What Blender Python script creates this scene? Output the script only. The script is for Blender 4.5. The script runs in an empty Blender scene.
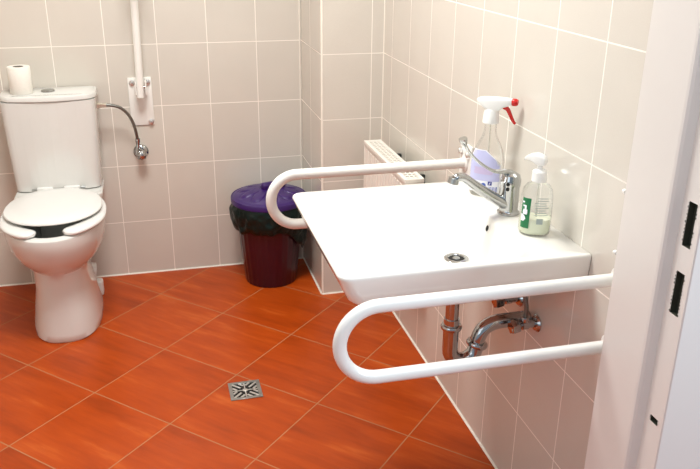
import bpy, bmesh, math, random
from mathutils import Vector, Matrix, noise
from mathutils.bvhtree import BVHTree
PI = math.pi
random.seed(4)
C = bpy.context.scene.collection

# ------------------------------------------------------------------ materials
def lin(r, g, b):
    f = lambda c: (c/255/12.92 if c/255 <= .04045 else ((c/255+.055)/1.055)**2.4)
    return (f(r), f(g), f(b), 1)

class NT:
    def __init__(s, name):
        s.m = bpy.data.materials.new(name); s.m.use_nodes = True
        s.t = s.m.node_tree; s.b = s.t.nodes['Principled BSDF']
    def n(s, kind, **kw):
        x = s.t.nodes.new(kind)
        for k, v in kw.items(): setattr(x, k, v)
        return x
    def l(s, a, b): s.t.links.new(a, b)
    def math(s, op, a, b=None, c=None):
        x = s.n('ShaderNodeMath', operation=op)
        for i, v in enumerate((a, b, c)):
            if v is None: continue
            if isinstance(v, (int, float)): x.inputs[i].default_value = v
            else: s.l(v, x.inputs[i])
        return x.outputs[0]
    def pos(s):
        g = s.n('ShaderNodeNewGeometry'); x = s.n('ShaderNodeSeparateXYZ')
        s.l(g.outputs['Position'], x.inputs[0]); return x.outputs
    def comb(s, a, b, c=0.0):
        x = s.n('ShaderNodeCombineXYZ')
        for i, v in enumerate((a, b, c)):
            if isinstance(v, (int, float)): x.inputs[i].default_value = v
            else: s.l(v, x.inputs[i])
        return x.outputs[0]
    def mix(s, fac, a, b):
        x = s.n('ShaderNodeMix', data_type='RGBA')
        if isinstance(fac, (int, float)): x.inputs[0].default_value = fac
        else: s.l(fac, x.inputs[0])
        for i, v in ((6, a), (7, b)):
            if isinstance(v, tuple): x.inputs[i].default_value = v
            else: s.l(v, x.inputs[i])
        return x.outputs[2]
    def noise(s, vec, scale, detail=3, rough=.5):
        x = s.n('ShaderNodeTexNoise'); x.inputs['Scale'].default_value = scale
        x.inputs['Detail'].default_value = detail; x.inputs['Roughness'].default_value = rough
        if vec is not None: s.l(vec, x.inputs['Vector'])
        return x.outputs['Fac']
    def bump(s, h, strength, dist=.001):
        x = s.n('ShaderNodeBump'); x.inputs['Strength'].default_value = strength
        x.inputs['Distance'].default_value = dist; s.l(h, x.inputs['Height'])
        s.l(x.outputs[0], s.b.inputs['Normal'])
    def ramp(s, v, stops):
        x = s.n('ShaderNodeValToRGB'); s.l(v, x.inputs[0]); e = x.color_ramp.elements
        e[0].position, e[0].color = stops[0]; e[1].position, e[1].color = stops[1]
        for p, c in stops[2:]:
            k = e.new(p); k.color = c
        return x.outputs[0]

def simple(name, col, rough=.4, metal=0, coat=0, spec=.5, vary=.04, scale=30, bump=0):
    """plain material with a slight procedural mottling"""
    t = NT(name); b = t.b
    co = t.n('ShaderNodeTexCoord').outputs['Object']
    nz = t.noise(co, scale)
    dark = tuple(c*(1-vary) for c in col[:3]) + (1,)
    lite = tuple(min(1, c*(1+vary)) for c in col[:3]) + (1,)
    t.l(t.mix(nz, dark, lite), b.inputs['Base Color'])
    b.inputs['Roughness'].default_value = rough; b.inputs['Metallic'].default_value = metal
    b.inputs['Coat Weight'].default_value = coat; b.inputs['Coat Roughness'].default_value = .05
    b.inputs['Specular IOR Level'].default_value = spec
    if bump: t.bump(nz, bump, .002)
    return t.m

def tile_wall(name, axis, u0, W, z0, H, g=.0016):
    t = NT(name); p = t.pos()
    u = t.math('DIVIDE', t.math('SUBTRACT', p[axis], u0), W)
    v = t.math('DIVIDE', t.math('SUBTRACT', p[2], z0), H)
    def edge(w, size):
        f = t.math('FRACT', w)
        d = t.math('MINIMUM', f, t.math('SUBTRACT', 1.0, f))
        return t.math('MULTIPLY', d, size)
    d = t.math('MINIMUM', edge(u, W), edge(v, H))
    mr = t.n('ShaderNodeMapRange'); mr.interpolation_type = 'SMOOTHSTEP'
    t.l(d, mr.inputs[0]); mr.inputs[1].default_value = g*.55; mr.inputs[2].default_value = g*1.35
    fac = mr.outputs[0]
    idn = t.n('ShaderNodeTexWhiteNoise', noise_dimensions='2D')
    t.l(t.comb(t.math('FLOOR', u), t.math('FLOOR', v)), idn.inputs['Vector'])
    gp = t.n('ShaderNodeNewGeometry').outputs['Position']
    sp = t.noise(gp, 420, 2, .6); cl = t.noise(gp, 9, 3)
    k = t.math('ADD', t.math('MULTIPLY', sp, .55), t.math('ADD', t.math('MULTIPLY', cl, .3), t.math('MULTIPLY', idn.outputs[0], .15)))
    tile = t.mix(k, TILE_A, TILE_B)
    t.l(t.mix(fac, GROUT, tile), t.b.inputs['Base Color'])
    t.l(t.math('SUBTRACT', .75, t.math('MULTIPLY', fac, .62)), t.b.inputs['Roughness'])
    wav = t.noise(gp, 14, 1)
    t.bump(t.math('ADD', fac, t.math('MULTIPLY', wav, .35)), .35, .0012)
    return t.m
TILE_A, TILE_B, GROUT = lin(204,197,186), lin(221,215,204), lin(250,244,234)

def floor_mat():
    t = NT('floor_tile'); p = t.pos()
    S, ox, oy, a = .332, -.6508, -.7008, PI/4
    dx = t.math('SUBTRACT', p[0], ox); dy = t.math('SUBTRACT', p[1], oy); c = math.cos(a)
    u = t.math('DIVIDE', t.math('MULTIPLY', t.math('ADD', dx, dy), c), S)
    v = t.math('DIVIDE', t.math('MULTIPLY', t.math('SUBTRACT', dy, dx), c), S)
    def edge(w):
        f = t.math('FRACT', w)
        return t.math('MULTIPLY', t.math('MINIMUM', f, t.math('SUBTRACT', 1.0, f)), S)
    d = t.math('MINIMUM', edge(u), edge(v))
    mr = t.n('ShaderNodeMapRange'); mr.interpolation_type = 'SMOOTHSTEP'
    t.l(d, mr.inputs[0]); mr.inputs[1].default_value = .0012; mr.inputs[2].default_value = .0026
    fac = mr.outputs[0]
    idn = t.n('ShaderNodeTexWhiteNoise', noise_dimensions='2D')
    t.l(t.comb(t.math('FLOOR', u), t.math('FLOOR', v)), idn.inputs['Vector'])
    r = idn.outputs[0]
    gp = t.n('ShaderNodeNewGeometry').outputs['Position']
    warp = t.math('MULTIPLY', t.noise(gp, 4, 2), .07)
    uu = t.math('ADD', u, warp)
    vec = t.comb(t.math('MULTIPLY', uu, 6.0), t.math('ADD', t.math('MULTIPLY', v, 1.1), t.math('MULTIPLY', r, 37)), t.math('MULTIPLY', r, 11))
    n1 = t.noise(vec, 1.0, 5, .55)
    vec2 = t.comb(t.math('MULTIPLY', uu, 22.0), t.math('MULTIPLY', v, 2.2), r)
    n2 = t.noise(vec2, 1.0, 3, .5)
    k = t.math('ADD', t.math('MULTIPLY', n1, .7), t.math('ADD', t.math('MULTIPLY', n2, .22), t.math('MULTIPLY', r, .08)))
    tile = t.ramp(k, [(.30, lin(150,56,9)), (.46, lin(172,66,12)), (.56, lin(181,72,15)), (.72, lin(202,98,38))])
    t.l(t.mix(fac, lin(176,120,82), tile), t.b.inputs['Base Color'])
    t.l(t.math('SUBTRACT', .8, t.math('MULTIPLY', fac, .48)), t.b.inputs['Roughness'])
    t.b.inputs['Specular IOR Level'].default_value = .26
    t.bump(t.math('ADD', fac, t.math('MULTIPLY', n1, .25)), .3, .001)
    return t.m

def clear_plastic(name, tint, opac=.12, rough=.05):
    """thin clear plastic: mostly see-through, glossy at grazing angles"""
    t = NT(name); out = t.t.nodes['Material Output']
    tr = t.n('ShaderNodeBsdfTransparent'); tr.inputs[0].default_value = tint
    di = t.n('ShaderNodeBsdfTranslucent'); di.inputs[0].default_value = (.9,.9,.88,1)
    gl = t.n('ShaderNodeBsdfGlossy'); gl.inputs['Roughness'].default_value = rough
    m1 = t.n('ShaderNodeMixShader'); m1.inputs[0].default_value = opac
    t.l(tr.outputs[0], m1.inputs[1]); t.l(di.outputs[0], m1.inputs[2])
    lw = t.n('ShaderNodeLayerWeight'); lw.inputs[0].default_value = .28
    co = t.n('ShaderNodeTexCoord').outputs['Object']
    f = t.math('MULTIPLY', lw.outputs['Fresnel'], t.math('ADD', .38, t.math('MULTIPLY', t.noise(co, 25), .2)))
    m2 = t.n('ShaderNodeMixShader'); t.l(f, m2.inputs[0])
    t.l(m1.outputs[0], m2.inputs[1]); t.l(gl.outputs[0], m2.inputs[2])
    t.l(m2.outputs[0], out.inputs['Surface'])
    return t.m

def emit(name, col, s):
    t = NT(name); t.b.inputs['Base Color'].default_value = (.9,.9,.9,1)
    t.b.inputs['Emission Color'].default_value = col; t.b.inputs['Emission Strength'].default_value = s
    return t.m

M = dict(
    ceramic=simple('white_ceramic', lin(238,235,228), .12, coat=.4, vary=.01),
    pan=simple('toilet_ceramic', lin(222,221,216), .14, coat=.35, vary=.01),
    seat=simple('seat_plastic', lin(230,229,225), .22, vary=.01),
    rail=simple('white_enamel', lin(240,238,232), .28, coat=.2, vary=.01),
    white=simple('white_plastic', lin(240,239,235), .3, vary=.01),
    chrome=simple('chrome', (.48,.49,.49,1), .07, 1, vary=.03),
    steel=simple('brushed_steel', (.42,.43,.42,1), .32, 1, vary=.12, scale=80),
    steelw=simple('pale_steel', (.82,.82,.81,1), .3, 1),
    braid=simple('steel_braid', (.24,.25,.23,1), .38, 1, vary=.3, scale=400, bump=.5),
    brass=simple('nickel_brass', (.85,.82,.72,1), .3, 1),
    red=simple('red_plastic', lin(200,28,22), .25),
    purple=simple('purple_plastic', lin(52,20,96), .35, coat=.1, vary=.08),
    maroon=simple('maroon_plastic', lin(58,11,28), .3, coat=.15, vary=.08),
    paper=simple('tissue_paper', lin(240,236,226), .95, vary=.04, scale=120, bump=.25),
    card=simple('grey_cardboard', lin(120,112,100), .9),
    dark=simple('dark_recess', lin(24,22,20), .8),
    olive=simple('dirty_shaded_slot', lin(52,54,40), .85, vary=.5, scale=60),  # dirty olive, darkened in the colour for the shade inside the recess
    frame=simple('door_paint', lin(226,221,214), .38, vary=.015),
    blackrub=simple('dark_fitting', lin(20,26,26), .35),
    ceil=simple('ceiling_paint', lin(235,232,225), .9),
    plaster=simple('corridor_paint', lin(225,222,215), .9),
    trim=simple('white_joint', lin(242,236,224), .5),
    lilac=simple('lilac_label', lin(192,192,228), .35, vary=.05, scale=60),
    lilac2=simple('pink_print', lin(196,180,214), .35),
    labelw=simple('white_label', lin(238,238,244), .35, vary=.01),
    navy=simple('navy_print', lin(32,40,140), .4),
    blue=simple('blue_print', lin(60,95,180), .4),
    green=simple('green_label', lin(0,112,62), .35),
    greytext=simple('grey_print', lin(160,170,165), .5),
    soap=simple('pale_soap', lin(236,240,214), .2, coat=.3),
    clear=clear_plastic('clear_plastic', (.985,.988,.985,1), .09),
    frost=clear_plastic('cloudy_plastic', (.93,.95,.92,1), .22, .1),
    radiator=simple('radiator_enamel', lin(238,232,222), .3, vary=.01),
    floor=floor_mat(),
    lamp=emit('lamp_diffuser', (1,.93,.82,1), 4),
)
def liner_mat():
    t = NT('bin_liner'); co = t.n('ShaderNodeTexCoord').outputs['Object']
    t.l(t.mix(t.noise(co, 20), lin(2,14,13), lin(8,36,32)), t.b.inputs['Base Color'])
    t.b.inputs['Roughness'].default_value = .3; t.b.inputs['Specular IOR Level'].default_value = .3
    t.bump(t.noise(co, 38, 4, .6), .8, .006); return t.m
M['liner'] = liner_mat()
Z0 = .9958
XR = .2528
M['tile_back'] = tile_wall('wall_tile_back', 0, .0199, .2, Z0, .25)
M['tile_right'] = tile_wall('wall_tile_right', 1, -.4957, .2, Z0, .25)
M['tile_pier_front'] = tile_wall('wall_tile_pier_front', 0, .0082-.004, .2, Z0, .25)
M['tile_pier_side'] = tile_wall('wall_tile_pier_side', 1, -.188, .2, Z0, .25)

# ------------------------------------------------------------------ mesh helpers
class MB:
    def __init__(s): s.b = bmesh.new()
    def box(s, x0, x1, y0, y1, z0, z1, bev=0, seg=2, mtx=None):
        r = bmesh.ops.create_cube(s.b, size=1)
        vs = r['verts']
        for v in vs:
            v.co = Vector(((x0+x1)/2+v.co.x*(x1-x0), (y0+y1)/2+v.co.y*(y1-y0), (z0+z1)/2+v.co.z*(z1-z0)))
        if bev:
            es = {e for v in vs for e in v.link_edges}
            rr = bmesh.ops.bevel(s.b, geom=list(es), offset=bev, segments=seg, profile=.5, affect='EDGES')
            vs = list({v for f in rr['faces'] for v in f.verts} | {v for v in vs if v.is_valid})
        if mtx is not None:
            for v in vs: v.co = mtx @ v.co
        return s
    def loft(s, rings, cap0=True, cap1=True, closed=True):
        rows = [[s.b.verts.new(p) for p in r] for r in rings]
        for a, b in zip(rows, rows[1:]):
            n = len(a)
            for i in range(n if closed else n-1):
                j = (i+1) % n
                s.b.faces.new((a[i], a[j], b[j], b[i]))
        if cap0: s.b.faces.new(list(reversed(rows[0])))
        if cap1: s.b.faces.new(rows[-1])
        return s
    def lathe(s, prof, c=(0,0,0), axis=(0,0,1), n=40, fn=None, cap0=True, cap1=True):
        """prof: list of (radius, height) along axis"""
        q = Vector((0,0,1)).rotation_difference(Vector(axis).normalized())
        rings = []
        for r, h in prof:
            ring = []
            for i in range(n):
                a = 2*PI*i/n
                k = fn(a, r, h) if fn else (r, h)
                ring.append(Vector(c) + q @ Vector((k[0]*math.cos(a), k[0]*math.sin(a), k[1])))
            rings.append(ring)
        return s.loft(rings, cap0, cap1)
    def tube(s, pts, rad, n=16, flat=1.0, up=None):
        pts = [Vector(p) for p in pts]
        rads = rad if isinstance(rad, (list, tuple)) else [rad]*len(pts)
        rings = []; prev = None
        for i, p in enumerate(pts):
            d = (pts[min(i+1, len(pts)-1)] - pts[max(i-1, 0)]).normalized()
            if prev is None:
                u = Vector(up) if up else (Vector((0,0,1)) if abs(d.z) < .9 else Vector((0,1,0)))
            else: u = prev
            u = (u - d*u.dot(d)).normalized(); prev = u; w = d.cross(u)
            rings.append([p + (u*math.cos(2*PI*k/n)*flat + w*math.sin(2*PI*k/n))*rads[i] for k in range(n)])
        return s.loft(rings)
    def prism(s, poly, z0, z1):
        a = [Vector((x, y, z0)) for x, y in poly]; b = [Vector((x, y, z1)) for x, y in poly]
        return s.loft([a, b])
    def quad(s, *pts):
        s.b.faces.new([s.b.verts.new(p) for p in pts]); return s
    def build(s, name, mat, parent=None, smooth=True, ang=38, sub=0, keep_normals=False):
        if not keep_normals: bmesh.ops.recalc_face_normals(s.b, faces=s.b.faces)
        for f in s.b.faces: f.smooth = smooth
        for e in s.b.edges:
            if len(e.link_faces) == 2 and e.calc_face_angle(0) > math.radians(ang): e.smooth = False
        me = bpy.data.meshes.new(name); s.b.to_mesh(me); s.b.free()
        me.materials.append(mat)
        o = bpy.data.objects.new(name, me); C.objects.link(o)
        if parent is not None:
            o.parent = parent
            me.transform(Matrix.Translation(-parent.location)) if not parent.parent and parent.type == 'EMPTY' else None
        if sub:
            m = o.modifiers.new('sub', 'SUBSURF'); m.levels = sub; m.render_levels = sub
        return o

def thing(name, label, cat, loc, group=None):
    o = bpy.data.objects.new(name, None); C.objects.link(o); o.location = loc; o.empty_display_size = .05
    o['label'] = label; o['category'] = cat
    if group: o['group'] = group
    return o
def sub(mb, name, mat, part, **k):
    """a sub-part: mesh data in its thing's local space, parented to the part"""
    root = part.parent
    o = mb.build(name, mat, None, **k)
    o.data.transform(Matrix.Translation(-root.location)); o.parent = part
    return o
def struct(mb, name, mat, **k):
    o = mb.build(name, mat, None, **k); o['kind'] = 'structure'; return o

def catmull(pts, n=8):
    P = [Vector(p) for p in pts]; P = [P[0]*2-P[1]] + P + [P[-1]*2-P[-2]]; out = []
    for i in range(1, len(P)-2):
        a, b, c, d = P[i-1:i+3]
        for k in range(n):
            t = k/n
            out.append(.5*((2*b)+(c-a)*t+(2*a-5*b+4*c-d)*t*t+(3*b-a-3*c+d)*t**3))
    out.append(P[-2]); return out
def fillet(poly, rs, n=6):
    """round the corners of a closed 2-D polygon"""
    out = []; N = len(poly)
    for i in range(N):
        p = Vector(poly[i]); a = Vector(poly[i-1]); b = Vector(poly[(i+1) % N])
        r = rs[i] if isinstance(rs, (list, tuple)) else rs
        da = (a-p).normalized(); db = (b-p).normalized()
        if r <= 0: out += [p.copy()]*(n+1); continue
        half = da.angle(db)/2; t = r/math.tan(half); c = p + (da+db).normalized()*(r/math.sin(half))
        s0 = p+da*t-c; s1 = p+db*t-c; th = s0.angle(s1)
        for k in range(n+1):
            f = k/n
            v = (s0*math.sin((1-f)*th)+s1*math.sin(f*th))/math.sin(th)
            out.append(c+v)
    return out
def rrect(x0, x1, y0, y1, r, z, n=6):
    rr = r if isinstance(r, (list, tuple)) else [r]*4
    return [Vector((p.x, p.y, z)) for p in fillet([(x0,y0),(x1,y0),(x1,y1),(x0,y1)], rr, n)]

# ------------------------------------------------------------------ the setting
struct(MB().box(-2.2, 1.6, -4.8, 0, -.1, 0), 'floor', M['floor'], smooth=False)
struct(MB().box(-2.0, .45, -2.3, .15, 2.5, 2.6), 'ceiling', M['ceil'], smooth=False)
struct(MB().box(-2.0, .45, 0, .15, 0, 2.5), 'wall_back', M['tile_back'], smooth=False)
struct(MB().box(XR, .45, -2.13, 0, 0, 2.5), 'wall_right', M['tile_right'], smooth=False)
struct(MB().box(-2.1, -1.95, -2.3, 0, 0, 2.5), 'wall_left', M['tile_right'], smooth=False)
fw = MB().box(-1.95, -1.08, -2.29, -2.13, 0, 2.5).box(-1.08, .29, -2.29, -2.13, 2.12, 2.5).box(.29, 1.6, -2.29, -2.13, 0, 2.5)
struct(fw, 'wall_front', M['plaster'], smooth=False)
# tiled pier boxed into the back right corner: front and side faces carry their own tile grids
PX, PY = .0082, -.3917
pier = bpy.data.objects.new('wall_pier', None); C.objects.link(pier); pier['kind'] = 'structure'
MB().box(PX+.004, XR, PY, PY+.05, 0, 2.5).build('front_face', M['tile_pier_front'], pier, smooth=False)
MB().box(PX, PX+.05, PY+.004, -.0001, 0, 2.5).build('side_face', M['tile_pier_side'], pier, smooth=False)
for o in pier.children: o['kind'] = 'structure'
# white corner profile and joints
def trim(i, mb, **k): return struct(mb, 'trim_%d' % i, M['trim'], **k)
trim(1, MB().tube([(PX+.0035, PY+.0035, 0), (PX+.0035, PY+.0035, 2.5)], .0048, 14))
def joint(p0, p1, r=.0028): return MB().tube([p0, p1], r, 8)
trim(2, joint((-.0, -.001, 0), (0.006, -.001, 2.5)))
trim(3, joint((XR-.001, PY-.001, 0), (XR-.001, PY-.001, 2.5), .0024))
trim(4, joint((-1.95, -.001, .0005), (PX, -.001, .0005), .0045))
trim(5, joint((PX-.001, 0, .0005), (PX-.001, PY, .0005), .0045))
trim(6, joint((PX, PY-.001, .0005), (XR, PY-.001, .0005), .0045))
trim(7, joint((XR-.001, PY, .0005), (XR-.001, -2.13, .0005), .0045))

# steel door frame around the opening we look through (profile in plan, extruded up)
ZT = 2.1
def jamb_profile(sx, cx):
    pr = [(.29,-2.112),(.193,-2.112),(.187,-2.118),(.187,-2.236),(.188,-2.241),(.1915,-2.2455),(.197,-2.2485),(.2045,-2.2515)]
    pr2 = [(.2045,-2.300),(.2065,-2.302),(.30,-2.302),(.30,-2.29),(.29,-2.29)]
    return [(cx+sx*(x), y) for x, y in pr], [(cx+sx*(x), y) for x, y in pr2]
door = bpy.data.objects.new('door_1', None); C.objects.link(door); door['kind'] = 'structure'
pa, pb = jamb_profile(1, 0)
jb = MB()
XS = .2045
slots = [(.626,.638),(.846,.924),(.970,1.047)]   # z ranges of the strike slots
ya, yb_, h0, h1 = -2.2515, -2.300, -2.267, -2.287
for prf in (pa, pb):
    for (x0, y0), (x1, y1) in zip(prf, prf[1:]):
        jb.quad((x0,y0,0),(x1,y1,0),(x1,y1,ZT),(x0,y0,ZT))
zs = [0] + [z for s_ in slots for z in s_] + [ZT]
for i, (z0, z1) in enumerate(zip(zs, zs[1:])):
    if i % 2 == 0:
        jb.quad((XS,ya,z0),(XS,yb_,z0),(XS,yb_,z1),(XS,ya,z1))
    else:
        jb.quad((XS,ya,z0),(XS,h0,z0),(XS,h0,z1),(XS,ya,z1))
        jb.quad((XS,h1,z0),(XS,yb_,z0),(XS,yb_,z1),(XS,h1,z1))
jb.build('jamb', M['frame'], door, ang=50, keep_normals=False)
for z0, z1 in slots:    # the dark, ragged strike pockets behind the slots
    pk = MB()
    pk.quad((XS+.012,h0,z0),(XS+.012,h1,z0),(XS+.012,h1,z1),(XS+.012,h0,z1))
    pk.quad((XS,h0,z0),(XS+.012,h0,z0),(XS+.012,h0,z1),(XS,h0,z1)).quad((XS,h1,z0),(XS+.012,h1,z0),(XS+.012,h1,z1),(XS,h1,z1))
    pk.quad((XS,h0,z0),(XS,h1,z0),(XS+.012,h1,z0),(XS+.012,h0,z0)).quad((XS,h0,z1),(XS,h1,z1),(XS+.012,h1,z1),(XS+.012,h0,z1))
    n = 12
    for yy, s_ in ((h0, 1), (h1, -1)):    # torn paint lips along the slot edge
        for k in range(n):
            za, zb = z0+(z1-z0)*k/n, z0+(z1-z0)*(k+1)/n
            w = random.uniform(.0005, .0035)
            pk.quad((XS-.0006,yy,za),(XS-.0006,yy+s_*w,(za+zb)/2),(XS-.0006,yy,zb))
    o = pk.build('strike_slot', M['olive'], door, smooth=False)
for z in (.892, 1.012):
    MB().lathe([(.0045,0),(.0045,.006),(.003,.009),(.0005,.0095)], (.1925,-2.1125,z), (0,1,0), 12).build('screw_cap', M['white'], door)
# left jamb and head of the same frame, out of view beside the camera
lj = MB().box(-1.085, -1.0, -2.302, -2.112, 0, ZT, .004).build('jamb', M['frame'], door)
hd = MB().box(-1.085, .30, -2.302, -2.112, ZT, ZT+.05, .004).build('head', M['frame'], door)
for o in door.children: o['kind'] = 'structure'

# ------------------------------------------------------------------ toilet
TX = -1.003
toilet = thing('toilet', 'white close-coupled toilet with open-front seat against the back wall', 'toilet', (TX, -.35, 0))
def egg(cx, yf, yb, hw, z, n=48, back=2.6, mid=.45, front=2.0):
    ym = yf + (yb-yf)*mid; out = []
    for i in range(n):
        a = 2*PI*i/n; c, s_ = math.cos(a), math.sin(a)
        if s_ < 0: e = 2/front; x = hw*math.copysign(abs(c)**e, c); y = ym - (ym-yf)*abs(s_)**e
        else:
            e = 2/back; x = hw*math.copysign(abs(c)**e, c); y = ym + (yb-ym)*abs(s_)**e
        out.append(Vector((cx+x, y, z)))
    return out
pan = MB()
prof = [(0,-.566,-.20,.122),(.006,-.570,-.20,.126),(.03,-.569,-.20,.125),(.10,-.557,-.22,.113),(.18,-.548,-.24,.102),
        (.24,-.546,-.23,.101),(.268,-.553,-.20,.107),(.285,-.573,-.16,.124),(.31,-.601,-.12,.146),(.35,-.628,-.10,.165),
        (.39,-.642,-.09,.175),(.42,-.645,-.09,.178),(.432,-.643,-.09,.177),(.437,-.636,-.10,.171),
        (.437,-.612,-.20,.140),(.430,-.604,-.21,.133),(.36,-.58,-.23,.115),(.28,-.52,-.26,.09),(.22,-.45,-.30,.05)]
pan.loft([egg(TX, yf, yb, hw, z, mid=.66 if z < .2 else (.55 if z < .26 else .45), back=4 if z < .2 else 2.6, front=2.7 if z < .12 else (2.4 if z < .26 else 2.0)) for z, yf, yb, hw in prof])
# rear deck carrying the cistern, and the narrow back of the foot
def deck(z, hw, yf, yb=-.012, r=.02): return rrect(TX-hw, TX+hw, yf, yb, r, z)
pan.loft([deck(.375,.13,-.16), deck(.41,.155,-.20), deck(.44,.164,-.215), deck(.452,.164,-.215), deck(.457,.160,-.212)])
pan.loft([rrect(TX-.075,TX+.075,-.30,-.10,.03,z) for z in (0,.2,.40)])
pan_o = pan.build('pan', M['pan'], toilet)
MB().tube([(TX+.06,-.185,.118),(TX+.102,-.18,.112)], .033, 20).build('outlet_cap', M['white'], toilet)
MB().tube([(TX+.03,-.12,.11),(TX+.03,-.004,.11)], .045, 24).build('outlet_pipe', M['white'], toilet)
MB().box(TX+.088,TX+.124,-.197,-.150,0,.066,.01,3).build('fixing_bracket', M['white'], toilet)
def dring(hw, yb, yf, bulge, z, rb=.012, rf=.03, m=10):
    front = []
    pts = [(TX+hw, yb), (TX-hw, yb)]
    for i in range(m+1):
        x = -hw + 2*hw*i/m; front.append((TX+x, yf - bulge*(1-(x/hw)**2)))
    poly = pts + front; rs = [rb, rb, rf] + [0]*(m-1) + [rf]
    return [Vector((p.x, p.y, z)) for p in fillet(poly, rs, 5)]
ck = [(.458,.156,-.140),(.462,.160,-.146),(.50,.161,-.149),(.65,.167,-.155),(.80,.1715,-.160),(.816,.1715,-.160)]
MB().loft([dring(hw,-.012,yf,.022,z) for z, hw, yf in ck]).build('cistern', M['pan'], toilet)
lk = [(.8165,.166,-.154),(.818,.175,-.164),(.821,.1775,-.167),(.831,.1775,-.167),(.837,.175,-.164),(.840,.168,-.157)]
lid_o = MB().loft([dring(hw,-.010,yf+.012,.034,z,rf=.07) for z, hw, yf in lk]).build('cistern_lid', M['pan'], toilet)
bt = MB().lathe([(.026,0),(.026,.004),(.023,.006),(.022,.0045),(.0215,.0035)], (TX-.001,-.088,.8395), n=32)
bto = bt.build('flush_button', M['chrome'], toilet)
sub(MB().lathe([(.0208,0),(.0205,.003),(.018,.0045),(.002,.005)], (TX-.001,-.088,.8425), n=32), 'push_plate', M['steel'], bto)
# horseshoe seat: a flattened tube round the rim, open at the front
pts = []; N = 44; a0 = math.radians(19)
ring_c = egg(TX, -.612, -.185, .152, .4475, n=400)
ring_c = [p for p in ring_c]
idx = [i for i, p in enumerate(ring_c) if not (p.y < -.45 and abs(p.x-TX) < .074)]
start = max(i for i, p in enumerate(ring_c) if p.y < -.45 and abs(p.x-TX) < .074)+1
seq = [ring_c[(start+i) % 400] for i in range(len(idx))]
seq = seq[::6] + [seq[-1]]
seat = MB(); rings = []
for i, p in enumerate(seq):
    d = (seq[min(i+1,len(seq)-1)]-seq[max(i-1,0)]).normalized(); w = d.cross(Vector((0,0,1)))
    rings.append((p, d, w))
prof_r = []
hwid, hth = .033, .0105
def sring(p, d, w, k):
    out = []
    for j in range(20):
        a = 2*PI*j/20
        out.append(p + w*(hwid*k*math.copysign(abs(math.cos(a))**.75, math.cos(a))) + Vector((0,0,hth*(.35+.65*k)*math.copysign(abs(math.sin(a))**.8, math.sin(a)))))
    return out
allr = []
p, d, w = rings[0]
for k, off in ((.25,.030),(.6,.025),(.85,.016),(.96,.007)): allr.append(sring(p-d*off, d, w, k))
for p, d, w in rings: allr.append(sring(p, d, w, 1))
p, d, w = rings[-1]
for k, off in ((.96,.007),(.85,.016),(.6,.025),(.25,.030)): allr.append(sring(p+d*off, d, w, k))
seat.loft(allr).build('seat', M['seat'], toilet)
lidp = [(.4665,-.565,-.180,.160),(.4675,-.576,-.176,.169),(.471,-.579,-.175,.172),(.475,-.577,-.176,.170),(.478,-.565,-.185,.158),(.4795,-.50,-.22,.11),(.480,-.42,-.30,.04)]
MB().loft([egg(TX, yf, yb, hw, z, back=2.2) for z, yf, yb, hw in lidp]).build('seat_lid', M['seat'], toilet)
for sx in (-1, 1):
    MB().box(TX+sx*.05-.030,TX+sx*.05+.030,-.183,-.150,.4575,.481,.005).build('hinge', M['seat'], toilet)
    MB().tube([(TX+sx*.082,-.167,.470),(TX+sx*.100,-.167,.470)], .004, 10).build('hinge_pin', M['steel'], toilet)

# toilet roll standing on the cistern lid
roll = thing('toilet_roll', 'white toilet paper roll standing on the cistern lid', 'toilet roll', (-1.096, -.105, .8405))
rp = [(.0195,0),(.040,0),(.0415,.002),(.0415,.099),(.040,.101),(.0195,.101)]
pb_ = MB().lathe(rp+[rp[0]], (-1.096,-.105,.8405), n=40, cap0=False, cap1=False); pb_.build('paper', M['paper'], roll)
MB().lathe([(.0194,0),(.0194,.1005),(.0178,.1005),(.0178,0),(.0194,0)], (-1.096,-.105,.8405), n=32, cap0=False, cap1=False).build('core', M['card'], roll)

# water supply: braided hose from the cistern to the angle valve on the wall
hose = thing('water_supply_hose', 'braided steel hose with angle valve right of the toilet cistern', 'water hose', (-.68, 0, .564))
hp = [(-.822,-.100,.779),(-.803,-.099,.779),(-.775,-.095,.776),(-.742,-.088,.763),(-.714,-.078,.731),(-.698,-.070,.690),(-.691,-.062,.650),(-.688,-.052,.618)]
MB().tube(catmull(hp, 8), .0062, 14).build('braided_hose', M['braid'], hose)
MB().lathe([(.011,0),(.0135,.001),(.0135,.010),(.010,.012),(.010,.020),(.008,.022),(.008,.036)], (-.8305,-.100,.779), (1,0,-.02), 6).build('inlet_nut', M['brass'], hose, ang=20)
MB().lathe([(.0078,0),(.0078,.018),(.0092,.02),(.0092,.036)], (-.689,-.047,.590), (.03,-.12,1), 12).build('ferrule', M['chrome'], hose, ang=25)
MB().lathe([(.031,0),(.031,.003),(.026,.009),(.014,.012)], (-.68,-.0005,.556), (0,-1,0), 36).build('escutcheon', M['chrome'], hose)
vb = MB().lathe([(.011,.005),(.012,.02),(.015,.022),(.015,.042),(.010,.046)], (-.68,0,.556), (0,-1,0), 28)
vb.tube([(-.68,-.034,.562),(-.687,-.045,.592)], .008, 14)
vbo = vb.build('valve_body', M['chrome'], hose)
def knob(a, r, h): return (r*(1+.07*math.cos(8*a)), h)
sub(MB().lathe([(.010,.044),(.021,.046),(.0225,.050),(.0215,.058),(.017,.066),(.010,.070),(.002,.0715)], (-.68,0,.553), (.05,-1,.05), 48, fn=knob), 'knob', M['chrome'], vbo)

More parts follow.
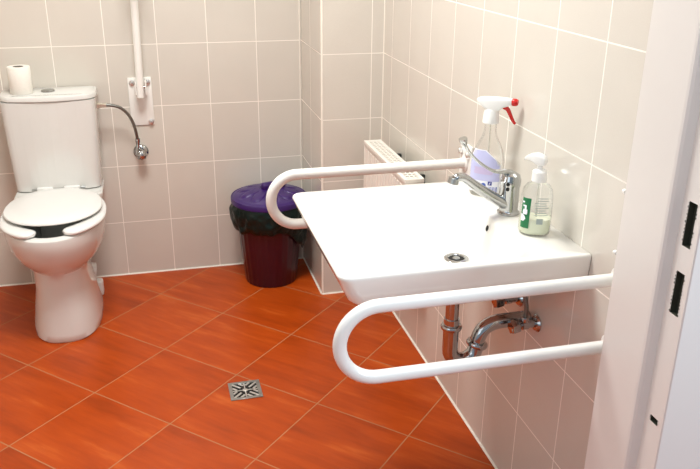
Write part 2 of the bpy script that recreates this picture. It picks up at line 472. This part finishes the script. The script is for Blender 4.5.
# ------------------------------------------------------------------ grab rails
def plate(parent, axis, c, hw, z0, z1, bolts):
    """wall plate with bolts; axis 'x': on the right wall (normal -x), 'y': on the back wall (normal -y)"""
    m = MB()
    if axis == 'y': m.box(c-hw, c+hw, -.007, -.0003, z0, z1, .003, 2)
    else: m.box(XR-.007, XR-.0003, c-hw, c+hw, z0, z1, .003, 2)
    m.build('wall_plate', M['rail'], parent)
    for du, z in bolts:
        p = (c+du, -.007, z) if axis == 'y' else (XR-.007, c+du, z)
        d = (0,-1,0) if axis == 'y' else (-1,0,0)
        MB().lathe([(.0115,0),(.0115,.002),(.0085,.0025),(.0085,.008),(.006,.011),(.001,.012)], p, d, 20).build('bolt', M['steelw'], parent)
gr = thing('grab_rail', 'white grab rail folded upright on wall plate beside the toilet', 'grab rail', (-.661, 0, .67), 'white grab rails')
plate(gr, 'y', -.661, .047, .669, .866, [(-.030,.845),(.031,.845),(.033,.682)])
for sx in (-1, 1):
    MB().box(-.657+sx*.0195-.003, -.657+sx*.0195+.003, -.072, -.006, .806, .862, .003).build('hinge_cheek', M['rail'], gr)
MB().tube([(-.6775,-.055,.836),(-.6365,-.055,.836)], .006, 14).build('hinge_pin', M['chrome'], gr)
ar = [(-.661,-.055,.795),(-.659,-.055,.86),(-.648,-.055,1.40)]
for k in range(1, 13):
    a = PI*k/12; ar.append((-.648, -.055-.075*(1-math.cos(a)), 1.40+.075*math.sin(a)))
ar.append((-.648,-.205,1.30))
mm = MB().tube(ar, .0148, 20); mm.build('rail', M['rail'], gr, ang=60)

def sink_rail(y, ztop, zbot, xl, rt, name_label):
    t = thing('grab_rail', name_label, 'grab rail', (XR, y, (ztop+zbot)/2), 'white grab rails')
    R = (ztop-zbot)/2; zc = (ztop+zbot)/2; cx = xl+R
    P = [(XR-.006, y, ztop), (.12, y, ztop), (0, y, ztop), (cx+.04, y, ztop)]
    for k in range(0, 25):
        a = PI/2 + PI*k/24; P.append((cx+R*math.cos(a), y, zc+R*math.sin(a)))
    P += [(cx+.04, y, zbot), (0, y, zbot), (.12, y, zbot), (XR-.006, y, zbot)]
    MB().tube(P, rt, 22, up=(0,1,0)).build('rail', M['rail'], t, ang=60)
    for z in (ztop, zbot):
        MB().lathe([(.024,0),(.024,.003),(.0165,.006)], (XR-.0065,y,z), (-1,0,0), 28).build('flange', M['rail'], t)
    return t
r1 = sink_rail(-2.053, .805, .653, -.324, .0134, 'white U-shaped grab rail between the washbasin and the door frame')
plate(r1, 'x', -2.068, .036, .60, .868, [(0,.84),(0,.62)])
r2 = sink_rail(-1.250, .8105, .664, -.324, .0148, 'white U-shaped grab rail passing in front of the bin and radiator')
plate(r2, 'x', -1.250, .042, .615, .868, [(.026,.842),(-.026,.842),(0,.63)])

# ------------------------------------------------------------------ washbasin
wb = thing('washbasin', 'wide white rectangular washbasin mounted on the right wall', 'washbasin', (XR, -1.688, .70))
YN, YF, XL = -1.9425, -1.404, -.2965
def br(x0, x1, y0, y1, r, z): return rrect(x0, x1, y0, y1, [r, .003 if x1 > .24 else r, .003 if x1 > .24 else r, r], z, 8)
XB = XR-.0005
rg = [br(.02,.075,-1.73,-1.67,.022,.694), br(-.09,.18,-1.85,-1.53,.09,.700), br(-.18,.235,-1.895,-1.47,.08,.711),
      br(-.232,XB,-1.918,-1.435,.055,.724), br(XL+.036,XB,YN+.012,YF-.012,.034,.739), br(XL+.024,XB,YN+.005,YF-.005,.032,.751),
      br(XL+.013,XB,YN+.002,YF-.002,.031,.775), br(XL+.004,XB,YN+.0005,YF-.0005,.030,.799), br(XL,XB,YN,YF,.029,.806),
      br(XL+.001,XB,YN+.001,YF-.001,.028,.8095), br(XL+.004,XB-.002,YN+.004,YF-.004,.025,.812),
      br(XL+.026,.135,YN+.024,YF-.026,.05,.8118), br(XL+.032,.130,YN+.030,YF-.032,.05,.8095),
      br(XL+.042,.126,YN+.040,YF-.042,.055,.802), br(-.20,.117,-1.872,-1.49,.07,.770), br(-.13,.108,-1.82,-1.56,.07,.745),
      br(-.04,.095,-1.77,-1.63,.045,.727), br(.021,.073,-1.726,-1.674,.0255,.719), br(.024,.070,-1.723,-1.677,.0225,.71)]
bas = MB().loft(rg)
bmesh.ops.recalc_face_normals(bas.b, faces=bas.b.faces)
bvh = BVHTree.FromBMesh(bas.b)
bo = bas.build('basin', M['ceramic'], wb, ang=60)
DX, DY, DZ = .047, -1.70, .7195
dm = MB().lathe([(.0295,0),(.0295,.0015),(.027,.003),(.0205,.0025),(.0190,.0003)], (DX,DY,DZ), n=36, cap1=False)
dro = dm.build('drain_flange', M['chrome'], wb)
gm = MB().lathe([(.0188,0),(.0188,.0006)], (DX,DY,DZ-.0004), n=24)
sub(gm, 'drain_hole', M['dark'], dro)
sub(MB().lathe([(.008,0),(.009,.0008),(.008,.0022),(.002,.003)], (DX,DY,DZ+.0004), n=28), 'drain_plug', M['steel'], dro)
hit, nrm, _, _ = bvh.ray_cast(Vector((-.626,-3.281,1.462)), (Vector((.115,-1.715,.796))-Vector((-.626,-3.281,1.462))).normalized())
if hit is not None:
    ofo = MB().lathe([(.0095,.0002),(.0095,.0012),(.0075,.0016)], hit, nrm, 24, cap1=False).build('overflow_ring', M['ceramic'], wb)
    sub(MB().lathe([(.0078,.0003),(.0078,.0009)], hit, nrm, 24), 'overflow_hole', M['dark'], ofo)

# mixer tap with a long elbow lever
FX, FY, FZ = .187, -1.668, .8123
tap = thing('tap', 'chrome mixer tap with long elbow lever on the washbasin', 'tap', (FX, FY, FZ))
MB().lathe([(.027,0),(.027,.004),(.0235,.007),(.0225,.010),(.0225,.066),(.0238,.070),(.0245,.084),(.021,.096),(.010,.103),(.001,.104)], (FX,FY,FZ), n=36).build('body', M['chrome'], tap)
sp = catmull([(FX-.008,FY-.002,FZ+.022),(FX-.05,FY-.006,FZ+.048),(FX-.095,FY-.010,FZ+.078),(FX-.125,FY-.012,FZ+.100),(FX-.142,FY-.013,FZ+.103),(FX-.150,FY-.013,FZ+.095)], 8)
n_ = len(sp); spo = MB().tube(sp, [.0165-.0045*min(1, i/(n_*.7)) for i in range(n_)], 18, flat=.85).build('spout', M['chrome'], tap)
sub(MB().lathe([(.0128,0),(.0130,.013),(.010,.014)], (FX-.1495,FY-.013,FZ+.102), (-.25,0,-1), 24), 'aerator', M['steel'], spo)
lv = catmull([(FX-.002,FY,FZ+.100),(FX-.022,FY-.002,FZ+.106),(FX-.050,FY-.004,FZ+.110),(FX-.085,FY-.004,FZ+.132),(FX-.112,FY-.004,FZ+.158),(FX-.126,FY-.004,FZ+.180),(FX-.131,FY-.004,FZ+.192)], 8)
n_ = len(lv); rl = []
for i in range(n_):
    f = i/(n_-1); rl.append(.011*(1-f*2.6) + .0045*f*2.6 if f < .38 else (.0045 if f < .78 else .0045+.0075*math.sin(min(1,(f-.78)/.17)*PI/2)))
MB().tube(lv, rl, 16, flat=.8).build('lever', M['chrome'], tap)
MB().lathe([(.0045,0),(.0045,.001)], (FX-.0155,FY-.0185,FZ+.078), (-.64,-.77,0), 14).build('indicator', M['dark'], tap)
MB().lathe([(.0045,0),(.0045,.001)], (FX-.0155,FY-.0185,FZ+.066), (-.64,-.77,0), 14).build('indicator', M['dark'], tap)

# chrome trap under the basin
trap = thing('sink_trap', 'chrome P-trap waste pipe under the washbasin', 'drain pipe', (DX, DY, .44))
yT = DY
tail = MB().tube([(DX-.001,yT,.6935),(DX-.001,yT,.545)], .0165, 24); tail.build('tailpiece', M['chrome'], trap)
up_ = [(DX-.001,yT,.56),(DX-.001,yT,.476)]
Rb = .035
for k in range(1, 12):
    a = PI + PI*k/12*.93; up_.append((DX-.001+Rb+Rb*math.cos(a), yT, .473+Rb*math.sin(a)))
up_.append((.119, yT, .484))
MB().tube(up_, .0195, 22, up=(0,1,0)).build('u_bend', M['chrome'], trap)
el = catmull([(.1165,yT,.472),(.121,yT,.498),(.135,yT,.522),(.162,yT,.534),(.205,yT,.536),(XR-.004,yT,.536)], 8)
MB().tube(el, .0188, 22, up=(0,1,0)).build('outlet_arm', M['chrome'], trap)
def nut(c, d, r=.0262, h=.0135): return MB().lathe([(r*.75,0),(r*.93,.0008),(r,h*.3),(r,h*.7),(r*.93,h-.0008),(r*.75,h)], c, d, 28)
nut((DX-.001,yT,.530),(0,0,1)).build('slip_nut', M['chrome'], trap)
nut((.1165,yT,.473),(.25,0,1),.0275).build('slip_nut', M['chrome'], trap)
MB().lathe([(.0205,0),(.0205,.004),(.0195,.006),(.0185,.007)], (XR-.0005,yT,.536), (-1,0,0), 36).build('escutcheon', M['chrome'], trap)

# two angle valves with supply tubes going up to the tap
def angle_valve(y, z, label, xe):
    t = thing('angle_valve', label, 'valve', (XR, y, z), 'angle valves under the washbasin')
    MB().lathe([(.0225,0),(.0225,.002),(.018,.007),(.012,.008)], (XR-.0005,y,z), (-1,0,0), 32).build('escutcheon', M['chrome'], t)
    b = MB().tube([(XR-.007,y,z),(XR-.036,y,z)], .0098, 18)
    b.lathe([(.0125,0),(.0125,.014)], (XR-.027,y,z), (-1,0,0), 18).build('valve_body', M['chrome'], t)
    b2 = MB().lathe([(.0065,0),(.0065,.006),(.013,.008),(.016,.012),(.0180,.027),(.016,.032),(.002,.033)], (XR-.040,y,z), (-1,0,-.08), 24, fn=lambda a, r, h: (r*(1+(.10*math.cos(6*a) if r > .012 else 0)), h))
    b2.build('handle', M['chrome'], t)
    nut((XR-.034,y,z+.009),(0,0,1),.0115,.014).build('outlet_nut', M['chrome'], t)
    MB().tube(catmull([(XR-.034,y,z+.018),(XR-.034,y,z+.05),(XR-.040,y+xe*.3,z+.09),(XR-.045,y+xe,.70)],6), .0055, 12).build('supply_tube', M['braid'], t)
angle_valve(-1.648, .566, 'chrome angle valve under the washbasin, behind the P-trap', -.005)
angle_valve(-1.747, .545, 'chrome angle valve under the washbasin, nearer the door than the P-trap', .03)

# ------------------------------------------------------------------ bottles on the basin
def sup(a, b, x, n):   # front surface of a superellipse at local x
    return -b*max(0, 1-abs(x/a)**n)**(1/n)
class Bottle:
    def __init__(s, loc, rot, prof, n=2.6):
        s.m = Matrix.Translation(loc) @ Matrix.Rotation(rot, 4, 'Z'); s.p = prof; s.n = n
    def ab(s, z):
        P = s.p
        for (z0,a0,b0),(z1,a1,b1) in zip(P, P[1:]):
            if z0 <= z <= z1 and z1 > z0:
                f = (z-z0)/(z1-z0); return a0+(a1-a0)*f, b0+(b1-b0)*f
        return P[-1][1:]
    def ring(s, z, a, b, k=40, n=None):
        e = 2/(n or s.n); out = []
        for i in range(k):
            t = 2*PI*i/k; c, q = math.cos(t), math.sin(t)
            out.append(s.m @ Vector((a*math.copysign(abs(c)**e, c), b*math.copysign(abs(q)**e, q), z)))
        return out
    def shell(s, mb): return mb.loft([s.ring(z,a,b) for z,a,b in s.p])
    def patch(s, rows, off=.0006, cols=10, back=False):
        """rows: (z, x_left, x_right) in bottle coordinates on its front face"""
        mb = MB(); R = []
        for z, xl, xr in rows:
            a, b = s.ab(z); R.append([mb.b.verts.new(s.m @ Vector((xl+(xr-xl)*i/cols, sup(a, b, xl+(xr-xl)*i/cols, s.n)-off, z))) for i in range(cols+1)])
        for u, v in zip(R, R[1:]):
            for i in range(cols): mb.b.faces.new((u[i], u[i+1], v[i+1], v[i]))
        return mb
    def rect(s, x0, x1, z0, z1, off, rows=4, cols=6):
        return s.patch([(z0+(z1-z0)*i/rows, x0, x1) for i in range(rows+1)], off, cols)
def P(mb, name, mat, root, **k):
    return mb.build(name, mat, root, **k)

spL = (.190, -1.525, .8125)
spr = thing('spray_bottle', 'clear spray bottle with lilac label and red trigger behind the tap', 'spray bottle', spL)
SB = Bottle(spL, math.radians(-40), [(0,.036,.022),(.003,.041,.026),(.010,.043,.028),(.06,.043,.028),(.09,.042,.0275),(.115,.037,.025),(.135,.028,.021),(.150,.020,.018),(.165,.0155,.0155),(.192,.0140,.0140)])
SB.shell(MB()).build('bottle', M['clear'], spr)
lab = SB.patch([(.012,-.040,.039),(.04,-.040,.040),(.085,-.0395,.0385),(.100,-.0375,.028),(.112,-.034,.014),(.122,-.030,.001)], .0004, 14)
labo = lab.build('label', M['labelw'], spr)
def onlab(mb, name, mat): return sub(mb, name, mat, labo)
onlab(SB.patch([(.043,-.0375,.038),(.083,-.0375,.0365),(.099,-.0355,.0265),(.110,-.0325,.013),(.1195,-.0285,.000)], .0008, 14), 'label_panel', M['lilac'])
pr_ = MB()
pk = SB.patch([(.060,-.026,.020),(.066,-.027,.024),(.072,-.024,.022),(.078,-.027,.016)], .0011, 10); onlab(pk, 'label_print', M['lilac2'])
for x0, x1, z0, z1 in ((-.036,-.031,.033,.035),(-.036,-.034,.029,.034),(-.029,-.024,.028,.030),(-.029,-.027,.028,.035),(-.022,-.016,.033,.035),(-.020,-.018,.027,.034),(-.014,-.009,.027,.0292),(-.013,-.011,.027,.034)):
    onlab(SB.rect(x0,x1,z0,z1,.0008,2,2), 'label_print', M['navy'])
# round blue mark, dark square icon with a white stroke, pale barcode
circ = SB.patch([(.0315+.0062*math.sin(t), .001-.0062*math.cos(t)-.0001, .001+.0062*math.cos(t)+.0001) for t in [(-.5+i/10)*PI for i in range(11)]], .0008, 8); onlab(circ, 'label_print', M['blue'])
onlab(SB.rect(.012,.022,.033,.043,.0010), 'label_print', M['navy'])
onlab(SB.patch([(.035,.0145,.0165),(.038,.016,.018),(.041,.0175,.0195)], .0014, 2), 'label_print', M['labelw'])
for i in range(6): onlab(SB.rect(.014+.0036*i,.0162+.0036*i,.015,.029,.0008,2,2), 'barcode', M['blue'] if i % 2 else M['lilac'])
# little liquid left in the bottom
MB().loft([SB.ring(z,a-.0025,b-.0025) for z,a,b in ((.003,.040,.026),(.010,.043,.028),(.016,.043,.028))]).build('liquid', M['frost'], spr)
def loc(x, y, z): return SB.m @ Vector((x, y, z))
hd_ = MB()
hd_.loft([SB.ring(z,a,b,n=2) for z,a,b in ((.186,.0185,.0185),(.188,.0205,.0205),(.212,.0190,.0190),(.222,.0165,.0150))])
hd_.build('collar', M['white'], spr)
hb = MB()
sec = []
for x, z0, z1, w in ((-.038,.240,.244,.005),(-.034,.236,.247,.010),(-.022,.226,.2495,.0135),(0,.213,.2515,.0145),(.018,.217,.252,.0140),(.030,.228,.252,.0125),(.046,.234,.2515,.0100),(.0495,.236,.250,.0085)):
    q = fillet([(-w,z0),(w,z0),(w,z1),(-w,z1)], min(w,(z1-z0)/2)*.55, 4)
    sec.append([loc(x, p.x, p.y) for p in q])
hb.loft(sec).build('spray_head', M['white'], spr)
MB().tube([loc(.0495,0,.243),loc(.052,0,.243),loc(.060,0,.243),loc(.064,0,.243)], [.008,.0095,.0092,.0065], 16).build('nozzle', M['red'], spr)
tg = catmull([loc(.030,0,.230),loc(.040,0,.224),loc(.048,0,.210),loc(.056,0,.196),loc(.062,0,.190)], 6)
n_ = len(tg); MB().tube(tg, [.0075-.0038*i/(n_-1) for i in range(n_)], 14, flat=.8).build('trigger', M['red'], spr)
MB().tube([loc(0,0,.19),loc(.001,0,.10),loc(.004,0,.012)], .0018, 8).build('dip_tube', M['frost'], spr)

soL = (.188, -1.800, .8125)
so = thing('soap_dispenser', 'clear pump soap bottle with green label beside the tap', 'soap dispenser', soL)
SO = Bottle(soL, math.radians(-26), [(0,.030,.022),(.003,.034,.026),(.010,.036,.028),(.055,.0358,.028),(.090,.0345,.0265),(.104,.032,.0245),(.114,.025,.020),(.119,.016,.0155),(.123,.0135,.0135),(.130,.0135,.0135)], 2.3)
SO.shell(MB()).build('bottle', M['clear'], so)
MB().loft([SO.ring(z,a-.002,b-.002) for z,a,b in ((.0025,.032,.024),(.010,.036,.028),(.038,.0359,.028))]).build('soap', M['soap'], so)
gl_ = SO.patch([(.018,-.0315,-.014),(.04,-.0315,-.0135),(.07,-.031,-.013),(.088,-.030,-.0125)], .0006, 8)
glo = gl_.build('label', M['green'], so)
for rows in ([(.050,-.028,-.020),(.055,-.029,-.019),(.062,-.0275,-.0195)],[(.062,-.0255,-.0215),(.068,-.0255,-.0215)],[(.068,-.0285,-.0215),(.0715,-.0285,-.0215)],
             [(.034,-.0313,-.026),(.040,-.0313,-.022),(.046,-.0313,-.024),(.05,-.0313,-.028)],[(.076,-.030,-.027),(.080,-.030,-.026)]):
    sub(SO.patch(rows, .0011, 4), 'label_print', M['labelw'], glo)
tx = MB()
txo = SO.patch([(.030,.002,.016),(.043,.002,.016)], .0006, 5).build('text_panel', M['greytext'], so)
for i in range(8):
    z = .050+.0055*i
    sub(SO.rect(-.004 if i < 6 else .0, .026-.003*(i % 3), z, z+.0016, .0006, 1, 6), 'text_line', M['greytext'], txo)
def slc(x, y, z): return SO.m @ Vector((x, y, z))
cp = MB().loft([SO.ring(z,a,a,n=2) for z,a in ((.121,.0150),(.123,.0165),(.144,.0160),(.147,.0130),(.150,.007),(.158,.0062))])
cp.build('pump_collar', M['white'], so)
ph = MB(); sec = []
for x, z0, z1, w in ((.014,.166,.171,.004),(.011,.158,.177,.009),(0,.157,.183,.0115),(-.010,.160,.184,.0105),(-.022,.165,.181,.0075),(-.032,.166,.175,.0055),(-.036,.163,.170,.0045)):
    q = fillet([(-w,z0),(w,z0),(w,z1),(-w,z1)], min(w,(z1-z0)/2)*.6, 4)
    R_ = Matrix.Rotation(math.radians(-25), 4, 'Z'); sec.append([SO.m @ (R_ @ Vector((x, p.x, p.y))) for p in q])
ph.loft(sec).build('pump_head', M['white'], so)
MB().tube([slc(0,0,.13),slc(.002,0,.01)], .002, 8).build('dip_tube', M['frost'], so)

# ------------------------------------------------------------------ waste bin
BX, BY = -.173, -.176
bn = thing('waste_bin', 'maroon waste bin with purple lid and dark liner in the corner', 'bin', (BX, BY, 0))
def rib(a, r, h): return (r*(1+.006*math.cos(28*a)), h)
MB().lathe([(.106,0),(.110,.002),(.112,.010),(.130,.20),(.141,.355),(.147,.357),(.147,.363),(.136,.363),(.108,.02),(.02,.015)], (BX,BY,0), n=168, fn=rib).build('bucket', M['maroon'], bn)
def lidf(a, r, h):
    if .035 < r < .142:
        f = (r-.035)/.107
        pet = abs(math.sin(5*a))           # ten scalloped petals pressed into the lid
        edge = .25+.62*pet**.6
        h += .0035*max(0, min(1, (edge-f)*12+.5)) - .0045*math.exp(-((f-edge)/.06)**2)
    return (r, h)
rr = [.150,.158,.160,.160,.158,.155,.150,.145]
hh = [.362,.362,.364,.381,.385,.383,.384,.389]
lp = list(zip(rr, hh)) + [(.145-.004*i, .389+.027*(1-((.145-.004*i)/.145)**2)) for i in range(1, 35)]
lid = MB().lathe(lp, (BX,BY,0), n=160, fn=lidf).build('lid', M['purple'], bn)
hl = MB().box(-.055,.055,-.016,.016,.408,.443,.012,4,Matrix.Translation((BX+.02,BY,0)) @ Matrix.Rotation(math.radians(20),4,'Z'))
sub(hl, 'handle', M['purple'], lid)
ln = MB(); rings = []
NA = 150
for k in range(15):
    f = k/14; ring = []
    for i in range(NA):
        a = 2*PI*i/NA; c, s_ = math.cos(a), math.sin(a)
        low = .252 + .022*noise.noise(Vector((c*1.6, s_*1.6, 3))) + .012*noise.noise(Vector((c*5, s_*5, 8)))
        if s_ < 0 and c > .0: low -= .10*min(1, c*1.2)**2*(-s_)**.35
        z = .367 + (low-.367)*f
        base = .1455 if z > .35 else .1405-.0
        fold = .010*f**.6*noise.noise(Vector((c*7+f, s_*7, f*2.0))) + .007*noise.noise(Vector((c*3, s_*3, z*28))) + .004*noise.noise(Vector((c*16, s_*16, z*40)))
        r = max(.1495, .1535 + .012*math.sin(f*PI)**.7 + fold - .006*f) if f > .06 else .1495
        x = min(BX+r*c, -.004); y = min(BY+r*s_, -.004)
        ring.append(Vector((x, y, z)))
    rings.append(ring)
ln.loft(rings, False, False)
lno = ln.build('liner', M['liner'], bn, ang=80)
so_ = lno.modifiers.new('thick', 'SOLIDIFY'); so_.thickness = .0008; so_.offset = -1

# ------------------------------------------------------------------ floor drain
FDX, FDY, h_ = -.399, -1.039, .053
fd = thing('floor_drain', 'small square steel floor drain grate in the orange tiles', 'floor drain', (FDX, FDY, 0))
MB().box(FDX-h_+.002,FDX+h_-.002,FDY-h_+.002,FDY+h_-.002,.0001,.0008).build('sump', M['dark'], fd, smooth=False)
fr = MB(); w_ = .012
for x0, x1, y0, y1 in ((-h_,h_,-h_,-h_+w_),(-h_,h_,h_-w_,h_),(-h_,-h_+w_,-h_+w_,h_-w_),(h_-w_,h_,-h_+w_,h_-w_)):
    fr.box(FDX+x0,FDX+x1,FDY+y0,FDY+y1,.0002,.003,.0006,1)
fr.build('frame', M['steel'], fd)
gt = MB(); q_ = h_-w_+.001
def clipseg(p, d):
    a, b = -1, 1
    for c, dd in ((p[0], d[0]), (p[1], d[1])):
        t0, t1 = sorted(((-q_-c)/dd, (q_-c)/dd)); a, b = max(a, t0), min(b, t1)
    return a, b
for sx in (1, -1):
    for sy in (1, -1):
        for off in (-.0165, 0, .0165):
            d = Vector((sx*.7071, sy*.7071)); nn = Vector((-d.y, d.x))
            p = nn*off; a, b = clipseg(p, d); s0 = .010 + (.010 if off == 0 else 0) + abs(off)*.75
            if b - s0 < .006: continue
            m4 = Matrix.Translation((FDX+p.x, FDY+p.y, 0)) @ Matrix.Rotation(math.atan2(d.y, d.x), 4, 'Z')
            gt.box(s0, b-.001, -.0036, .0036, .0006, .0026, .0004, 1, m4)
gt.lathe([(.009,.0006),(.009,.0024),(.007,.0028)], (FDX,FDY,0), n=20)
for s_ in (-1, 1):
    gt.box(FDX-q_,FDX+q_,FDY-.002,FDY+.002,.0006,.0022) if s_ > 0 else gt.box(FDX-.002,FDX+.002,FDY-q_,FDY+q_,.0006,.0022)
gt.build('grate', M['steelw'], fd)

# ------------------------------------------------------------------ radiator on the right wall
rd = thing('radiator', 'white panel radiator on the right wall behind the washbasin', 'radiator', (.183, -.755, .37))
RX0, RX1, RY0, RY1, RZ0, RZ1 = .150, .212, -1.005, -.512, .37, .690
fp = MB(); NP = 15
poly = [(RX0+.010, RY0)]
w = (RY1-RY0)/NP
for i in range(NP):
    y = RY0+w*i
    poly += [(RX0+.004, y+w*.10), (RX0, y+w*.2), (RX0, y+w*.8), (RX0+.004, y+w*.9)]
poly += [(RX0+.010, RY1)]
fp.loft([[Vector((x,y,z)) for x,y in poly] for z in (RZ0+.004, RZ1-.030)])
fp.box(RX0+.001,RX0+.010,RY0,RY1,RZ1-.031,RZ1-.012,.003)
fp.build('front_panel', M['radiator'], rd)
MB().box(RX1-.010,RX1,RY0,RY1,RZ0,RZ1-.012,.003).build('back_panel', M['radiator'], rd)
for y0 in (RY0-.002, RY1-.002):
    MB().box(RX0-.002,RX1+.001,y0,y0+.004,RZ0+.004,RZ1-.010,.0012,1).build('side_cover', M['radiator'], rd)
tg_ = MB()
tg_.box(RX0-.004,RX0+.010,RY0-.003,RY1+.003,RZ1-.014,RZ1,.002).box(RX1-.010,RX1+.002,RY0-.003,RY1+.003,RZ1-.014,RZ1,.002)
for y0 in (RY0-.003, RY1-.012): tg_.box(RX0+.009,RX1-.009,y0,y0+.015,RZ1-.013,RZ1-.0006,.001,1)
K = 24
for i in range(1, K):
    y = RY0+(RY1-RY0)*i/K; tg_.box(RX0+.009,RX1-.009,y-.0050,y+.0050,RZ1-.012,RZ1-.001)
for f in (.33, .66):
    x = RX0+.009+(RX1-RX0-.018)*f; tg_.box(x-.002,x+.002,RY0,RY1,RZ1-.012,RZ1-.0008)
tg_.build('top_grille', M['radiator'], rd, smooth=False)
for y in (-.64, -.90):
    MB().box(RX1-.001,XR-.0001,y-.009,y+.009,RZ1-.075,RZ1-.022,.002).build('wall_bracket', M['blackrub'], rd)
MB().tube([(.182,RY1-.045,RZ0+.002),(.182,RY1-.045,0)], .008, 14).build('supply_pipe', M['white'], rd)
vl = MB().tube([(RX1-.02,RY0-.001,RZ1-.036),(RX1-.02,RY0-.034,RZ1-.036)], .011, 16)
vl.tube([(RX1-.02,RY0-.026,RZ1-.036),(XR-.002,RY0-.026,RZ1-.036)], .008, 14)
vlo = vl.build('valve', M['blackrub'], rd)
sub(MB().lathe([(.014,0),(.019,.003),(.0195,.045),(.017,.056),(.002,.058)], (RX1-.028,RY0-.030,RZ1-.036), (-1,0,0), 28), 'thermostat_head', M['white'], vlo)

# ------------------------------------------------------------------ ceiling lamp and light
lp_ = thing('ceiling_lamp', 'square white ceiling lamp panel', 'lamp', (-.62, -1.25, 2.5))
lx, ly = lp_.location.x, lp_.location.y
MB().box(lx-.31,lx+.31,ly-.31,ly+.31,2.45,2.4999,.006).build('housing', M['white'], lp_)
MB().box(lx-.28,lx+.28,ly-.28,ly+.28,2.442,2.4495,.002,1).build('diffuser', M['lamp'], lp_)
def area(name, loc_, rot, sx, sy, p, col):
    L = bpy.data.lights.new(name, 'AREA'); L.shape = 'RECTANGLE'; L.size = sx; L.size_y = sy; L.energy = p; L.color = col
    o = bpy.data.objects.new(name, L); o.location = loc_; o.rotation_euler = rot; C.objects.link(o); return o
area('ceiling_lamp_light', (lx, ly, 2.43), (0,0,0), .55, .55, 40, (.95,.975,.97))
area('corridor_light', (-.35, -3.4, 2.6), (math.radians(18),0,0), 1.2, .8, 9, (.93,.97,1))
area('jamb_fill_left', (-2.0, -3.3, 1.6), (math.radians(90),0,math.radians(-68)), 1.4, 1.8, 12, (.80,.92,1))  # added fill, no known source: lifts the jamb reveal from the left
area('jamb_fill_right', (1.25, -3.35, 1.7), (math.radians(90),0,math.radians(62)), .9, 1.2, 34, (.76,.88,1))  # added cool fill for the jamb's outer face; no window stands there

w = bpy.data.worlds.new('world'); bpy.context.scene.world = w; w.use_nodes = True
bg = w.node_tree.nodes['Background']; bg.inputs[0].default_value = (.72,.85,1,1); bg.inputs[1].default_value = .42

# ------------------------------------------------------------------ camera
cam = bpy.data.cameras.new('camera'); co = bpy.data.objects.new('camera', cam); C.objects.link(co)
pitch, yaw, rl_ = .3825, .2549, .0099
F = Vector((math.sin(yaw)*math.cos(pitch), math.cos(yaw)*math.cos(pitch), -math.sin(pitch)))
r = Vector((math.cos(yaw), -math.sin(yaw), 0)); u = r.cross(F)
r2_, u2_ = r*math.cos(rl_)+u*math.sin(rl_), u*math.cos(rl_)-r*math.sin(rl_)
mt = Matrix((r2_, u2_, -F)).transposed().to_4x4(); mt.translation = (-.6263, -3.2812, 1.462)
co.matrix_world = mt
cam.sensor_width = 36; cam.lens = 780.33*36/700; cam.clip_start = .05
sc = bpy.context.scene; sc.camera = co
sc.view_settings.view_transform = 'Standard'; sc.view_settings.look = 'None'
sc.view_settings.gamma = 1; sc.view_settings.exposure = 0
